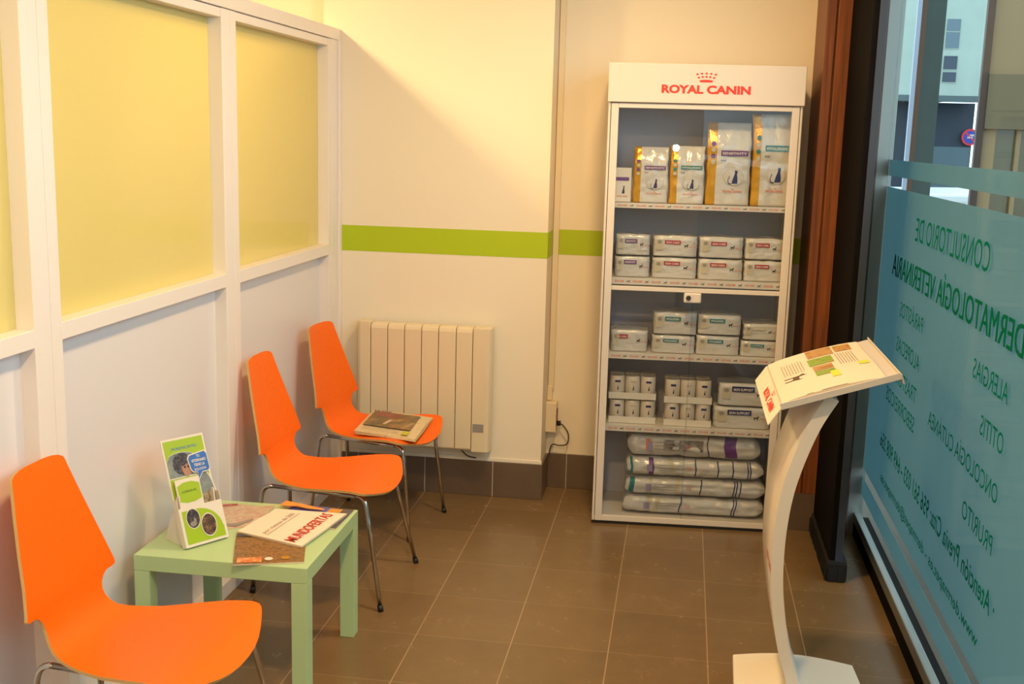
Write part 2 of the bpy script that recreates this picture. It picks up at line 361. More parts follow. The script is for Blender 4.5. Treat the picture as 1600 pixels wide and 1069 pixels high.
# ================================================================== CHAIRS
PROF = [(-.272, .888, .040), (-.271, .886, .072), (-.270, .881, .097), (-.268, .874, .111), (-.266, .866, .116), (-.262, .845, .121), (-.250, .78, .140), (-.234, .70, .163), (-.217, .62, .185), (-.206, .565, .202),
        (-.2035, .552, .206), (-.2025, .5465, .203), (-.2022, .544, .190), (-.202, .5425, .166), (-.200, .534, .150), (-.197, .520, .139), (-.192, .502, .134), (-.185, .485, .136), (-.173, .466, .144), (-.156, .451, .154), (-.134, .441, .167),
        (-.10, .434, .182), (-.05, .430, .200), (0, .431, .217), (.06, .436, .233), (.11, .440, .244), (.150, .441, .250), (.170, .440, .254), (.182, .438, .254), (.192, .436, .252), (.202, .433, .241), (.210, .430, .222), (.219, .426, .195), (.229, .421, .163), (.240, .415, .120), (.247, .411, .075), (.250, .409, .03)]
def shell():
    bm = bmesh.new(); n = 12; th = .009; PF = [(u*1.095 if u > 0 else u-(.012*(z-.55)/.33 if z > .55 else 0), z, h) for u, z, h in PROF]; T = []; B = []
    for i, (u, z, h) in enumerate(PF):
        a = PF[max(i-1, 0)]; b = PF[min(i+1, len(PROF)-1)]; t = Vector((b[0]-a[0], b[1]-a[1])).normalized(); nr = Vector((-t.y, t.x))   # points front/up
        back = max(0, min(1, (z-.46)/.12)) if u < -.1 else 0
        rowT = []; rowB = []
        for k in range(n+1):
            v = -h + 2*h*k/n; q = (v/.2)**2
            du = .016*q*back; dz = (.010*q-.004)*(1-back) if u > -.15 else 0
            rowT.append(bm.verts.new((u+du, v, z+dz))); rowB.append(bm.verts.new((u+du-nr.x*th, v, z+dz-nr.y*th)))
        T.append(rowT); B.append(rowB)
    for i in range(len(T)-1):
        for k in range(n):
            bm.faces.new((T[i][k], T[i][k+1], T[i+1][k+1], T[i+1][k])).material_index = 0
            bm.faces.new((B[i][k], B[i+1][k], B[i+1][k+1], B[i][k+1])).material_index = 0
        bm.faces.new((T[i][0], T[i+1][0], B[i+1][0], B[i][0])).material_index = 1
        bm.faces.new((T[i][n], B[i][n], B[i+1][n], T[i+1][n])).material_index = 1
    for k in range(n):
        bm.faces.new((T[0][k], B[0][k], B[0][k+1], T[0][k+1])).material_index = 1
        bm.faces.new((T[-1][k], T[-1][k+1], B[-1][k+1], B[-1][k])).material_index = 1
    return bm
def make_chair(label, kf=1.0, ku=0.0):
    t = thing('waiting_chair', label, 'chair', group=None)
    so = obj('seat_and_backrest', shell(), [ORANGE, PLY], t)
    for f in so.data.polygons: f.use_smooth = f.material_index == 0
    es = so.modifiers.new('edge', 'EDGE_SPLIT'); es.split_angle = .9
    R = .0085; H = .410
    for s in (-1, 1):
        top_f = (.165, s*.165, H); top_r = (-.175, s*.130, H); ft = (.285-ku, s*.245*kf, .012); rt = (-.235, s*.195, .012)
        bm = bmesh.new(); tube(bm, bend(ft, (.205, s*.178, H), top_r, .035)[::-1] and [ft]+bend(ft, (.205, s*.178, H), top_r, .04), R); lg = obj('leg', bm, CHROME, t, True)
        bm = bmesh.new(); cyl(bm, (.288-ku, s*.2475*kf, .0), (.283-ku, s*.2435*kf, .022), .0105); obj('foot_cap', bm, BLACKP, lg)
        bm = bmesh.new(); tube(bm, [rt]+bend(rt, (-.215, s*.135, H), top_f, .045), R); lg = obj('leg', bm, CHROME, t, True)
        bm = bmesh.new(); cyl(bm, (-.2352, s*.197, .0), (-.2347, s*.1935, .022), .0105); obj('foot_cap', bm, BLACKP, lg)
    bm = bmesh.new()
    for s in (-1, 1):
        a = Vector((-.215, s*.135, H)); b = Vector((.205, s*.178, H)); d = (b-a).normalized()
        cyl(bm, a+d*.045, b-d*.04, R)
    for u in (-.10, .10): cyl(bm, (u, -.150 if u < 0 else -.166, H+.004), (u, .150 if u < 0 else .166, H+.004), .007)
    for u in (-.10, .10):
        for s in (-.1, .1): bx(bm, u-.014, s-.012, H+.006, u+.014, s+.012, H+.021)
    obj('seat_frame', bm, CHROME, t)
    return t
def copy_tree(o, parent=None):
    c = o.copy(); C.objects.link(c); c.parent = parent
    for ch in list(o.children): copy_tree(ch, c)
    return c
ch = make_chair('orange plywood chair nearest the viewer, left of the low green table')
ch.location = (-1.318, 2.551, 0); ch.rotation_euler.z = -.02; ch['group'] = 'orange waiting chairs along the partition'
c2 = copy_tree(ch); c2.location = (-1.306, 4.050, 0); c2.rotation_euler.z = -.03; c2['label'] = 'empty orange plywood chair just behind the green table, middle of the three'
c3 = make_chair('orange plywood chair in front of the radiator with a newspaper on its seat', .84, .035); c3.location = (-1.312, 4.765, 0); c3.rotation_euler.z = -.16; c3['group'] = ch['group']

# ================================================================== TABLE
t = thing('side_table', 'low square pale green side table holding magazines between orange chairs', 'table', (-1.3324, 3.3345, 0), .0069)
box('table_top', (-.275, -.275, .40), (.275, .275, .45), TABLEG, t, bevel=.002)
for sx in (-1, 1):
    for sy in (-1, 1):
        x, y = sx*.25, sy*.25; box('leg', (x-.025, y-.025, 0), (x+.025, y+.025, .3995), TABLEG, t, bevel=.0015)
ZT = .4505

# leaflet dispenser
d = thing('leaflet_dispenser', 'white and lime easel leaflet dispenser with a blue speech bubble, on the green table', 'leaflet holder', (-1.480, 3.135, ZT), math.atan2(.133, .085))
# local: x to the right along the card foot, y away, z up
W_, Hc, lean = .162, .295, .34
ax, ay = Vector((.94, 0, 0)), Vector((0, math.sin(lean), math.cos(lean)))*1.16; n_ = Vector((0, -math.cos(lean), math.sin(lean)))
def slab(bm, o, ax, ay, n, w, h, th):
    v = [bm.verts.new(Vector(o)+ax*a+ay*b+n*c) for c in (-th, 0) for b in (0, h) for a in (0, w)]
    for q in ((0, 2, 3, 1), (4, 5, 7, 6), (0, 1, 5, 4), (2, 6, 7, 3), (0, 4, 6, 2), (1, 3, 7, 5)): bm.faces.new([v[i] for i in q])
bm = bmesh.new(); slab(bm, (0, 0, 0), ax, ay, n_, W_, Hc, .003); obj('back_card', bm, CARD, d)
# strut behind
bm = bmesh.new(); prism(bm, [(.002, .0), (.115, 0), (.040, .16), (.030, .16)], 'x', .008, .012); prism(bm, [(.002, .0), (.115, 0), (.040, .16), (.030, .16)], 'x', W_-.03, W_-.026)
obj('easel_strut', bm, CARD, d)
HAIR = mottled('print_photo_hair', [(30, 26, 30), (70, 60, 62), (112, 110, 112)], 120)
FUR = mottled('print_photo_fur', [(60, 50, 42), (150, 130, 96), (206, 196, 170)], 60, stretch=(4, 1, 1))
SKY_ = mottled('print_photo_backdrop', [(96, 108, 112), (150, 156, 150)], 20)
SKIN_ = mat('print_skin', (176, 130, 104), .5)
p = Print((0, 0, 0), ax, ay, n_, .0005)
p.rect(.006, .006, W_-.006, Hc-.006, LIME, 1)
p.text('¿PROBLEMAS DE PIEL?', .03, Hc-.036, .10, .010, BLUE, 2)
arch = [(.006, .185), (W_-.018, .185), (W_-.018, .205)]+[(.06+.085*math.cos(a), .205+.050*math.sin(a)) for a in [PI*k/12 for k in range(13)] if .06+.085*math.cos(a) > .006]+[(.006, .232)]
p.poly(arch, CARD, 2)
p.poly([(a*.98+.001, .188+(b-.185)*.94) for a, b in arch], SKY_, 3)
p.ell(.062, .222, .036, .030, HAIR, 4); p.ell(.074, .208, .018, .022, SKIN_, 5); p.ell(.068, .212, .004, .003, INK, 6); p.ell(.081, .212, .004, .003, INK, 6); p.ell(.060, .232, .026, .016, HAIR, 6)
p.ell(.128, .118, .040, .080, CARD, 2); p.ell(.127, .118, .036, .076, SKY_, 3); p.poly([(.10, .06), (.13, .05), (.152, .08), (.16, .13), (.11, .13)], FUR, 4)
p.build('printed_front', d)
# pocket box in front, with the small leaflet
o2 = n_*.022
bm = bmesh.new(); slab(bm, o2, ax, ay, n_, W_, .105, .0015)
bm2 = bm
slab(bm2, (0, 0, 0), n_, ay, ax, .022, .13, .0015); slab(bm2, ax*W_, n_, ay, -ax, .022, .13, .0015); slab(bm2, (0, 0, 0), ax, n_, -ay, W_, .022, -.0015)
obj('pocket', bm2, CARD, d)
p = Print(o2, ax, ay, n_, .0005)
pk = [(.008, .006), (W_-.008, .006), (W_-.008, .040)]+[(.06+.092*math.cos(a), .030+.066*math.sin(a)) for a in [PI/2*k/8+.05 for k in range(8)]]+[(.008, .096)]
p.poly(pk, LIME, 1)
p.ell(.045, .072, .0265, .028, CARD, 2); p.ell(.045, .072, .024, .0255, HAIR, 3); p.ell(.098, .046, .030, .032, CARD, 4); p.ell(.098, .046, .027, .029, mottled('print_photo_dog', [(40, 30, 26), (90, 66, 50), (160, 124, 90)], 70), 5); p.ell(.042, .058, .012, .007, GREYT, 4); p.ell(.050, .066, .005, .007, GREYT, 4)
p.build('printed_pocket', d)
ls = thing('leaflet', 'small white and lime leaflet standing in the pocket of the dispenser', 'leaflet', (-1.480, 3.135, ZT), math.atan2(.133, .085))
bm = bmesh.new(); o3 = n_*.014+ay*.004; slab(bm, o3+ax*.012, ax, ay, n_, .092, .178, .004); lf = obj('leaflet_sheets', bm, CARD, ls)
p = Print(o3+ax*.012, ax, ay, n_, .0004)
p.poly([(.004, .118), (.03, .112), (.06, .112), (.088, .118), (.088, .160), (.06, .168), (.03, .168), (.004, .160)], LIME, 1)
p.text('EL CUIDADO DE LA PIEL', .018, .140, .055, .006, INK, 2); p.build('leaflet_print', ls)
# speech bubble
o4 = n_*.006
bub = [(.088, .242), (.150, .248), (.158, .240), (.160, .196), (.154, .188), (.128, .188), (.108, .168), (.110, .190), (.094, .192), (.086, .200), (.080, .232)]
bm = bmesh.new(); A = [bm.verts.new(o4+ax*a+ay*b) for a, b in bub]; B = [bm.verts.new(o4+ax*a+ay*b-n_*.003) for a, b in bub]; nb = len(bub)
bm.faces.new(A); bm.faces.new(B[::-1])
for i in range(nb): bm.faces.new((A[i], B[i], B[(i+1) % nb], A[(i+1) % nb]))
obj('speech_bubble', bm, CARD, d)
p = Print(o4, ax, ay, n_, .0005); cx_, cy_ = .120, .214
p.poly([(cx_+(a-cx_)*.92, cy_+(b-cy_)*.90) for a, b in bub], BLUE, 1)
for i, s in enumerate(('TU', 'VETERINARIO', 'TIENE LA', 'SOLUCIÓN')):
    ww = (.014, .062, .046, .050)[i]; p.text(s, .121-ww*.45, .231-.0118*i, ww*.9, .0078, CARD, 2, .02)
p.build('bubble_print', d)

# magazines: quads on the table, thin stacks of leaves
def magazine(name, label, cat, quad, z0, th, cover, group=None, edge=PAPER, curl=0, base=None):
    """quad: near-left, near-right, far-right, far-left corners (x, y)"""
    cx = sum(q[0] for q in quad)/4; cy = sum(q[1] for q in quad)/4
    t = thing(name, label, cat, (cx, cy, z0), 0, group)
    Q = [Vector((q[0]-cx, q[1]-cy, 0)) for q in quad]; n = 14; bm = bmesh.new(); top = []; bot = []
    for i in range(n+1):
        rt = []; rb = []
        for j in range(n+1):
            a, b = i/n, j/n; P_ = Q[0]*(1-a)*(1-b)+Q[1]*a*(1-b)+Q[2]*a*b+Q[3]*(1-a)*b
            lift = curl*(max(0, a-.7)/.3)**2*(.4+.6*b) + .0006*math.sin(a*9+b*4)
            rt.append(bm.verts.new((P_.x, P_.y, th+lift+.0006))); rb.append(bm.verts.new((P_.x, P_.y, lift*.8 if curl else 0)))
        top.append(rt); bot.append(rb)
    for i in range(n):
        for j in range(n):
            bm.faces.new((top[i][j], top[i+1][j], top[i+1][j+1], top[i][j+1])).material_index = 1
            bm.faces.new((bot[i][j], bot[i][j+1], bot[i+1][j+1], bot[i+1][j]))
    for i in range(n):
        bm.faces.new((top[i][0], bot[i][0], bot[i+1][0], top[i+1][0])); bm.faces.new((top[i][n], top[i+1][n], bot[i+1][n], bot[i][n]))
        bm.faces.new((top[0][i], top[0][i+1], bot[0][i+1], bot[0][i])); bm.faces.new((top[n][i], bot[n][i], bot[n][i+1], top[n][i+1]))
    obj('pages', bm, [edge, cover], t)
    U = (Q[1]-Q[0]); V = (Q[3]-Q[0])
    return t, Print(Q[0]+Vector((0, 0, th+.0016)), U, V, Vector((0, 0, 1)), .0005)
BROWNC = mottled('cover_dry_food', [(58, 42, 24), (104, 80, 42), (168, 118, 58), (84, 70, 42), (150, 96, 50)], 45, stretch=(1, 2.5, 1))
GREYC = mottled('cover_grey_tan', [(150, 140, 128), (206, 186, 160), (190, 150, 130), (226, 210, 190)], 22)
DARKC = mottled('cover_dark', [(40, 40, 44), (84, 80, 84), (60, 56, 66)], 20)
BLUEC = mottled('cover_blue', [(50, 56, 130), (84, 96, 176), (70, 76, 150)], 26)
NEWS = mottled('newspaper_print', [(206, 184, 140), (226, 208, 168), (196, 172, 130)], 40, .6)
WHC = mat('cover_white', (246, 226, 204), .35)
tb, p = magazine('magazine', 'brown and gold magazine cover sticking out under the white one at the table front', 'magazine', [(-1.277, 3.035), (-1.078, 3.100), (-1.15, 3.34), (-1.37, 3.29)], ZT, .004, BROWNC, 'magazines on the green table')
p.rect(.05, .03, .40, .18, mottled('cover_orange', [(170, 80, 30), (226, 130, 60), (240, 200, 150)], 60), 1); p.ell(.50, .12, .06, .05, CARD, 2); p.ell(.74, .14, .07, .05, GOLD, 2); p.rect(.02, .86, .30, .97, DARKC, 1)
p.build('cover_print', tb)
tg, p = magazine('magazine', 'grey and tan magazine lying at the back left of the green table by the leaflets', 'magazine', [(-1.445, 3.31), (-1.335, 3.37), (-1.345, 3.565), (-1.56, 3.565)], ZT, .003, GREYC, 'magazines on the green table', curl=.004)
p.poly([(.05, .1), (.5, .05), (.95, .2), (.96, .26), (.5, .15), (.06, .18)], GREYT, 1); p.text('noticias', .1, .8, .5, .1, CRIM, 1, .02); p.build('cover_print', tg)
td, p = magazine('magazine', 'blue, gold and dark magazine peeking out at the back right of the green table', 'magazine', [(-1.30, 3.42), (-1.073, 3.40), (-1.068, 3.598), (-1.285, 3.606)], ZT, .004, DARKC, 'magazines on the green table')
p.rect(.02, .5, .60, .98, BLUEC, 1); p.rect(.60, .6, .80, .97, mottled('cover_gold', [(150, 90, 30), (226, 160, 60), (200, 120, 40)], 60), 1); p.text('SALUD', .1, .78, .3, .10, CARD, 2, .02); p.build('cover_print', td)
tw, p = magazine('magazine', 'white magazine with large red title and orange top, topmost on the green table', 'magazine', [(-1.122, 3.206), (-1.075, 3.532), (-1.325, 3.527), (-1.367, 3.290)], ZT+.0052, .006, WHC, 'magazines on the green table')
p.text('MUNDOFERTAS', .04, .13, .84, .17, mat('title_red', (200, 40, 20), .4), 2, .015)
p.text('por menos de 200', .08, .60, .62, .09, GREYT, 2); p.rect(.06, .575, .74, .585, GREYT, 1)
p.poly([(.84, .99), (.99, .99), (.99, .36), (.95, .34), (.93, .46), (.90, .60), (.91, .74), (.86, .86)], mat('print_orange', (244, 150, 60), .4), 1)
p.poly([(.90, .60), (.91, .74), (.86, .86), (.85, .84), (.885, .74), (.885, .61)], mat('print_brown', (120, 70, 40), .4), 2)
p.build('cover_print', tw)

# newspaper on the far chair
tn = thing('newspaper', 'folded newspaper with a brown colour photo lying on the farthest orange seat', 'newspaper', (-1.240, 4.750, .4415), 0)
bm = bmesh.new()
for k, (dx, dy, s) in enumerate(((.006, -.010, .98), (.004, -.004, .99), (0, 0, 1))):
    z = .0015+.0045*k
    quad = [(-.128*s+dx, -.150*s+dy), (.160*s+dx, -.220*s+dy), (.150*s+dx, .165*s+dy), (-.148*s+dx, .232*s+dy)]
    n = 10
    G = [[None]*(n+1) for _ in range(n+1)]; G2 = [[None]*(n+1) for _ in range(n+1)]
    for i in range(n+1):
        for j in range(n+1):
            a, b = i/n, j/n
            x = quad[0][0]*(1-a)*(1-b)+quad[1][0]*a*(1-b)+quad[2][0]*a*b+quad[3][0]*(1-a)*b; y = quad[0][1]*(1-a)*(1-b)+quad[1][1]*a*(1-b)+quad[2][1]*a*b+quad[3][1]*(1-a)*b
            zz = z+.002*math.sin(3*a+5*b+k)*(.3+a)+.002
            G[i][j] = bm.verts.new((x, y, zz+.003)); G2[i][j] = bm.verts.new((x, y, zz))
    for i in range(n):
        for j in range(n):
            bm.faces.new((G[i][j], G[i+1][j], G[i+1][j+1], G[i][j+1])); bm.faces.new((G2[i][j], G2[i][j+1], G2[i+1][j+1], G2[i+1][j]))
        bm.faces.new((G[i][0], G2[i][0], G2[i+1][0], G[i+1][0])); bm.faces.new((G[i][n], G[i+1][n], G2[i+1][n], G2[i][n]))
        bm.faces.new((G[0][i], G[0][i+1], G2[0][i+1], G2[0][i])); bm.faces.new((G[n][i], G2[n][i], G2[n][i+1], G[n][i+1]))
obj('newspaper_sheets', bm, NEWS, tn)
U = Vector((.288, -.070, 0)); V = Vector((-.018, .382, 0)); p = Print((-.128, -.150, .0195), U, V, (0, 0, 1), .0006)
p.rect(.05, .27, .85, .93, mottled('news_photo', [(66, 56, 36), (104, 96, 58), (140, 104, 66), (190, 160, 110)], 18), 1)
p.rect(.12, .70, .55, .90, mottled('news_photo_red', [(120, 60, 50), (160, 96, 80)], 20), 2); p.poly([(.34, .40), (.40, .40), (.46, .60), (.40, .60)], PAPER, 2)
p.rect(.76, .06, .86, .20, mat('print_yellow', (200, 196, 40), .5), 2); p.text('LA VOZ', .04, .92, .30, .06, INK, 2, .02)
for k in range(5): p.rect(.08, .08+.035*k, .70, .085+.035*k, GREYT, 1)
p.build('newspaper_print', tn)

# ================================================================== RADIATOR
r = thing('radiator', 'cream electric wall radiator with seven vertical joints behind the far orange chair', 'radiator', (0, YB, 0))
xs = [-1.511, -1.441, -1.358, -1.276, -1.193, -1.111, -1.026, -.946, -.858]
zb, zt = .252, .846
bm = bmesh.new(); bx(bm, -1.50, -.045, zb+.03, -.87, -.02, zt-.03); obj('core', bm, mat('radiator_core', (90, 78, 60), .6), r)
for i in range(1, 7):
    bm = bmesh.new(); a, b = xs[i]+.0016, xs[i+1]-.0016
    prism(bm, [(-.030, zb), (-.098, zb), (-.104, zb+.008), (-.104, zt-.022), (-.098, zt-.006), (-.085, zt), (-.030, zt)], 'x', a, b)
    obj('fin', bm, RADW, r, bevel=.003)
for (a, b, top) in ((xs[0], xs[1]-.0016, zt+.006), (xs[7]+.0016, xs[8], zt)):
    bm = bmesh.new(); out = []
    left = a == xs[0]
    pts = [(b, -.105), (a+.02, -.105), (a+.006, -.098), (a, -.08), (a, -.020), (b, -.020)] if left else [(a, -.105), (b-.02, -.105), (b-.006, -.098), (b, -.08), (b, -.020), (a, -.020)]
    prism(bm, pts, 'z', zb-.006, top); obj('end_cover', bm, RADW, r, bevel=.003)
bm = bmesh.new(); bx(bm, -.938, -.107, .345, -.886, -.1045, .385); obj('display', bm, GREYP, r, bevel=.001)
bm = bmesh.new(); bx(bm, -1.35, -.03, .40, -1.31, 0, .70); obj('wall_bracket', bm, GREYP, r); bm = bmesh.new(); bx(bm, -1.05, -.03, .40, -1.01, 0, .70); obj('wall_bracket', bm, GREYP, r)
bm = bmesh.new(); tube(bm, smooth_path([(-1.006, -.05, .255), (-1.000, -.045, .235), (-.975, -.03, .205), (-.945, -.012, .192), (-.935, -.010, .192)]), .0035, 8); obj('power_cable', bm, mat('brown_cable', (84, 70, 56), .5), r)

# ================================================================== SOCKET, TRUNKING, CABLE
r = thing('socket_box', 'cream surface socket box on the pillar side above the skirting', 'socket', (XP, 5.405, .30))
box('housing', (0, -.035, 0), (.052, .0335, .150), RADW, r, bevel=.003)
box('socket_insert', (.052, -.022, .045), (.0545, .020, .115), mat('socket_red_brown', (120, 44, 26), .5), r)
bm = bmesh.new(); cyl(bm, (.054, 0, .040), (.072, 0, .040), .013); obj('plug', bm, BLACKP, r)
k = thing('cable', 'grey cable looping from the socket box down behind the skirting', 'cable', (XP, 5.405, .30))
bm = bmesh.new(); tube(bm, smooth_path([(.068, 0, .038), (.085, -.002, .030), (.112, -.004, -.010), (.108, -.002, -.062), (.070, .002, -.074), (.035, .006, -.072), (.022, .008, -.10), (.020, .010, -.125)]), .0035, 8)
obj('cable_run', bm, mat('grey_cable', (76, 70, 62), .5), k)
st(box('trim_5', (XP+.002, YR-.022, .505), (XP+.030, YR, 2.899), RADW, bevel=.002))
bm = bmesh.new(); bx(bm, XP+.0, YR-.030, .452, XP+.024, YR, .525); st(obj('trim_6', bm, RADW, bevel=.003))

# ================================================================== CABINET
CW, CH, HZ, CD = .821, 2.057, 1.893, .385
cab = thing('display_cabinet', 'tall white glass-fronted display cabinet with a red crown logo against the back wall', 'cabinet', (-.3422, 4.9405, 0), .0604)
box('side_panel', (0, .004, .012), (.010, CD, HZ), STEELW, cab, bevel=.002); box('side_panel', (CW-.010, .004, .012), (CW, CD, HZ), STEELW, cab, bevel=.002)
box('back_panel', (.010, CD-.008, .035), (CW-.010, CD, HZ), INNER, cab)
box('plinth', (-.002, .004, 0), (CW+.002, CD, .014), BLACKP, cab)
box('bottom_panel', (.010, .010, .014), (CW-.010, CD-.008, .034), STEELW, cab)
hd = box('header', (-.004, -.012, HZ), (CW+.004, CD, CH), STEELW, cab, bevel=.003)
p = Print((0, -.0125, 0), (1, 0, 0), (0, 0, 1), (0, -1, 0), .0006)
# rounded, bold lettering of the sign
p.text('ROYAL', .222, 1.934, .176, .036, RED, 1, .045); p.text('CANIN', .412, 1.934, .184, .036, RED, 1, .045)
crown(p, .408, 1.982, .084, .040, RED)
p.build('header_logo', hd)
# door
g = .013
dr = bmesh.new(); bx(dr, g, 0, .014, g+.032, .018, HZ-.004); bx(dr, CW-g-.032, 0, .014, CW-g, .018, HZ-.004); bx(dr, g+.032, 0, HZ-.024, CW-g-.032, .018, HZ-.004); bx(dr, g+.032, 0, .014, CW-g-.032, .018, .040)
bx(dr, g+.032, .004, 1.080, CW-g-.032, .014, 1.100)
door = obj('door', dr, STEELW, cab, bevel=.002)
CG = glass_mat('cabinet_glass', (.93, .95, .96, 1), 1.45)
bm = bmesh.new()
def gpane(x0, x1, z0, z1, ya, yb):
    prism(bm, [(x0, ya), (x1, yb), (x1, yb+.004), (x0, ya+.004)], 'z', z0, z1)
gpane(.045, .408, 1.100, 1.869, .0165, -.0035)
gpane(.408, .776, 1.100, 1.869, .008, .008); gpane(.045, .408, .040, 1.080, .012, .012); gpane(.400, .776, .040, 1.080, .006, .006)
obj('glass', bm, CG, door)
bm = bmesh.new(); bx(bm, .364, -.006, 1.036, .440, .006, 1.080); lk = obj('lock_plate', bm, STEELW, door, bevel=.008)
bm = bmesh.new(); cyl(bm, (.384, -.010, 1.058), (.384, -.004, 1.058), .011, 20); bx(bm, .383, -.0112, 1.050, .385, -.0098, 1.066); obj('lock_cylinder', bm, mat('lock_metal', (90, 86, 84), .3, .9), door)
# shelves with the printed price strip
SH = [(1.464, 1.441), (1.134, 1.104), (.795, .768), (.461, .433)]
for i, (zt_, zb_) in enumerate(SH):
    bm = bmesh.new(); bx(bm, .0115, .030, zt_-.014, CW-.0115, CD-.009, zt_-.002); bx(bm, .0115, .028, zb_, CW-.0115, .031, zt_)
    s = obj('shelf', bm, STEELW, cab)
    p = Print((0, .0278, 0), (1, 0, 0), (0, 0, 1), (0, -1, 0), .0006); hh = zt_-zb_; n = 9
    for k in range(n):
        x = .058+k*.0815; p.text('ROYAL CANIN', x, zb_+hh*.32, .040, hh*.32, SALMON, 1, .02); p.shape(DOG, x+.053, zb_+hh*.25, .016, hh*.42, INK, 1)
    p.build('price_strip', s)

# ---- goods on the shelves: local cabinet coordinates -> world
def cl(x, y, z):
    c, s_ = math.cos(.0604), math.sin(.0604); return (-.3422+c*x-s_*y, 4.9405+s_*x+c*y, z)
def sweep_pack(w, h, d, axis='z', n=26, m=36, ex=8, top=lambda t: (1, 1), matf=None, jit=.0012, seed=0):
    """soft pack swept along z (standing) or x (lying). top(t) -> width and depth scale."""
    bm = bmesh.new(); rings = []
    for i in range(n+1):
        t = i/n; sw, sd = top(t); ring = []
        for k in range(m):
            a = 2*PI*k/m; ca, sa = math.cos(a), math.sin(a)
            rr = (abs(ca)**ex+abs(sa)**ex)**(-1/ex)
            nz = noise.noise(Vector((ca*3+seed, sa*3, t*7+seed)))*jit*4
            u = rr*ca*w/2*sw+nz*ca; v = rr*sa*d/2*sd+nz*sa
            if axis == 'z': ring.append(bm.verts.new((u, v, t*h)))
            else: ring.append(bm.verts.new((-h/2+t*h, v, w/2+u)))
        rings.append(ring)
    for i in range(n):
        for k in range(m):
            f = bm.faces.new((rings[i][k], rings[i][(k+1) % m], rings[i+1][(k+1) % m], rings[i+1][k])); f.smooth = True
            if matf: f.material_index = matf((i+.5)/n, (k+.5)/m*360)
    bm.faces.new(rings[0][::-1]); bm.faces.new(rings[-1]); return bm
def catface(p, w, h, band, word):
    """printed front of a standing cat-food bag, origin bottom left"""
    p.rect(.31*w, .60*h, .92*w, .665*h, band, 1); p.text(word, .34*w, .615*h, .55*w, .030*h, CARD, 2, .02)
    p.text('FELINE', .31*w, .535*h, .12*w, .018*h, NAVY, 1, .02)
    p.ell(.62*w, .34*h, .24*w, .10*h, CIRC, 1, 30); p.ell(.62*w, .355*h, .22*w, .105*h, PLASTW, 2, 30)
    ch_ = .17*h; cw_ = ch_*.62
    p.shape(CAT, .58*w, .265*h, cw_, ch_, NAVY, 4); p.shape(CATTAIL, .58*w, .265*h, cw_, ch_, NAVY, 4)
    p.text('ROYAL CANIN', .40*w, .155*h, .42*w, .026*h, SALMON, 1, .02); crown(p, .61*w, .19*h, .08*w, .02*h, SALMON)
def bag(x, w, h, d, label, band, word, y=None, gold=True, bend_top=0):
    t = thing('pet_food_bag', label, 'pet food bag', cl(x+w/2, .075+d/2, SH[0][0]), .0604, 'standing bags on the top shelf')
    def top(t_): return (1-.02*t_, 1 if t_ < .70 else max(.06, 1-((t_-.70)/.30)**1.3*.94))
    def mf(tt, a):
        if gold and (183 < a < 238):
            return 1
        return 0
    bm = sweep_pack(w, h, d, n=30, m=72, ex=9, top=top, matf=mf, seed=x*10)
    if bend_top:
        for v in bm.verts:
            k = max(0, v.co.z/h-.72)/.28; v.co.y -= bend_top*k*k*.2; v.co.x -= .01*k*k
    obj('bag_body', bm, [PLASTW, GOLD], t)
    p = Print((-w/2, -d/2-.0042, 0), (1, 0, 0), (0, 0, 1), (0, -1, 0), .0005)
    catface(p, w, h, band, word)
    if gold:
        for k in range(4): p.ell(.135*w, (.52+.075*k)*h, .055*w, .028*h, band if k % 2 else CIRC, 1, 14)
    p.build('bag_print', t); return t
t = thing('pet_food_box', 'small white carton at the left end of the top cabinet shelf', 'pet food box', cl(.075, .12, SH[0][0]), .0604)
box('carton', (-.038, -.035, 0), (.038, .035, .148), CARD, t, bevel=.001)
p = Print((-.038, -.0352, 0), (1, 0, 0), (0, 0, 1), (0, -1, 0)); p.rect(.006, .092, .066, .108, PURPLE, 1); p.shape(CAT, .036, .036, .018, .036, NAVY, 1); p.text('ROYAL CANIN', .016, .02, .045, .008, SALMON, 1, .02); p.build('carton_print', t)
bag(.121, .152, .242, .07, 'small standing bag with gold edge and purple band, left of the small teal-banded bag', PURPLE, 'SENSITIVITY')
bag(.280, .150, .250, .07, 'small standing bag with gold edge and teal band, between two purple-banded bags', TEAL, 'HYPOALLERGENIC')
bag(.437, .190, .355, .09, 'tall standing bag with gold edge and purple band on the top shelf', PURPLE, 'SENSITIVITY')
bag(.632, .168, .395, .09, 'tallest standing bag with teal band at the right end of the top shelf', TEAL, 'HYPOALLERGENIC', bend_top=.12)

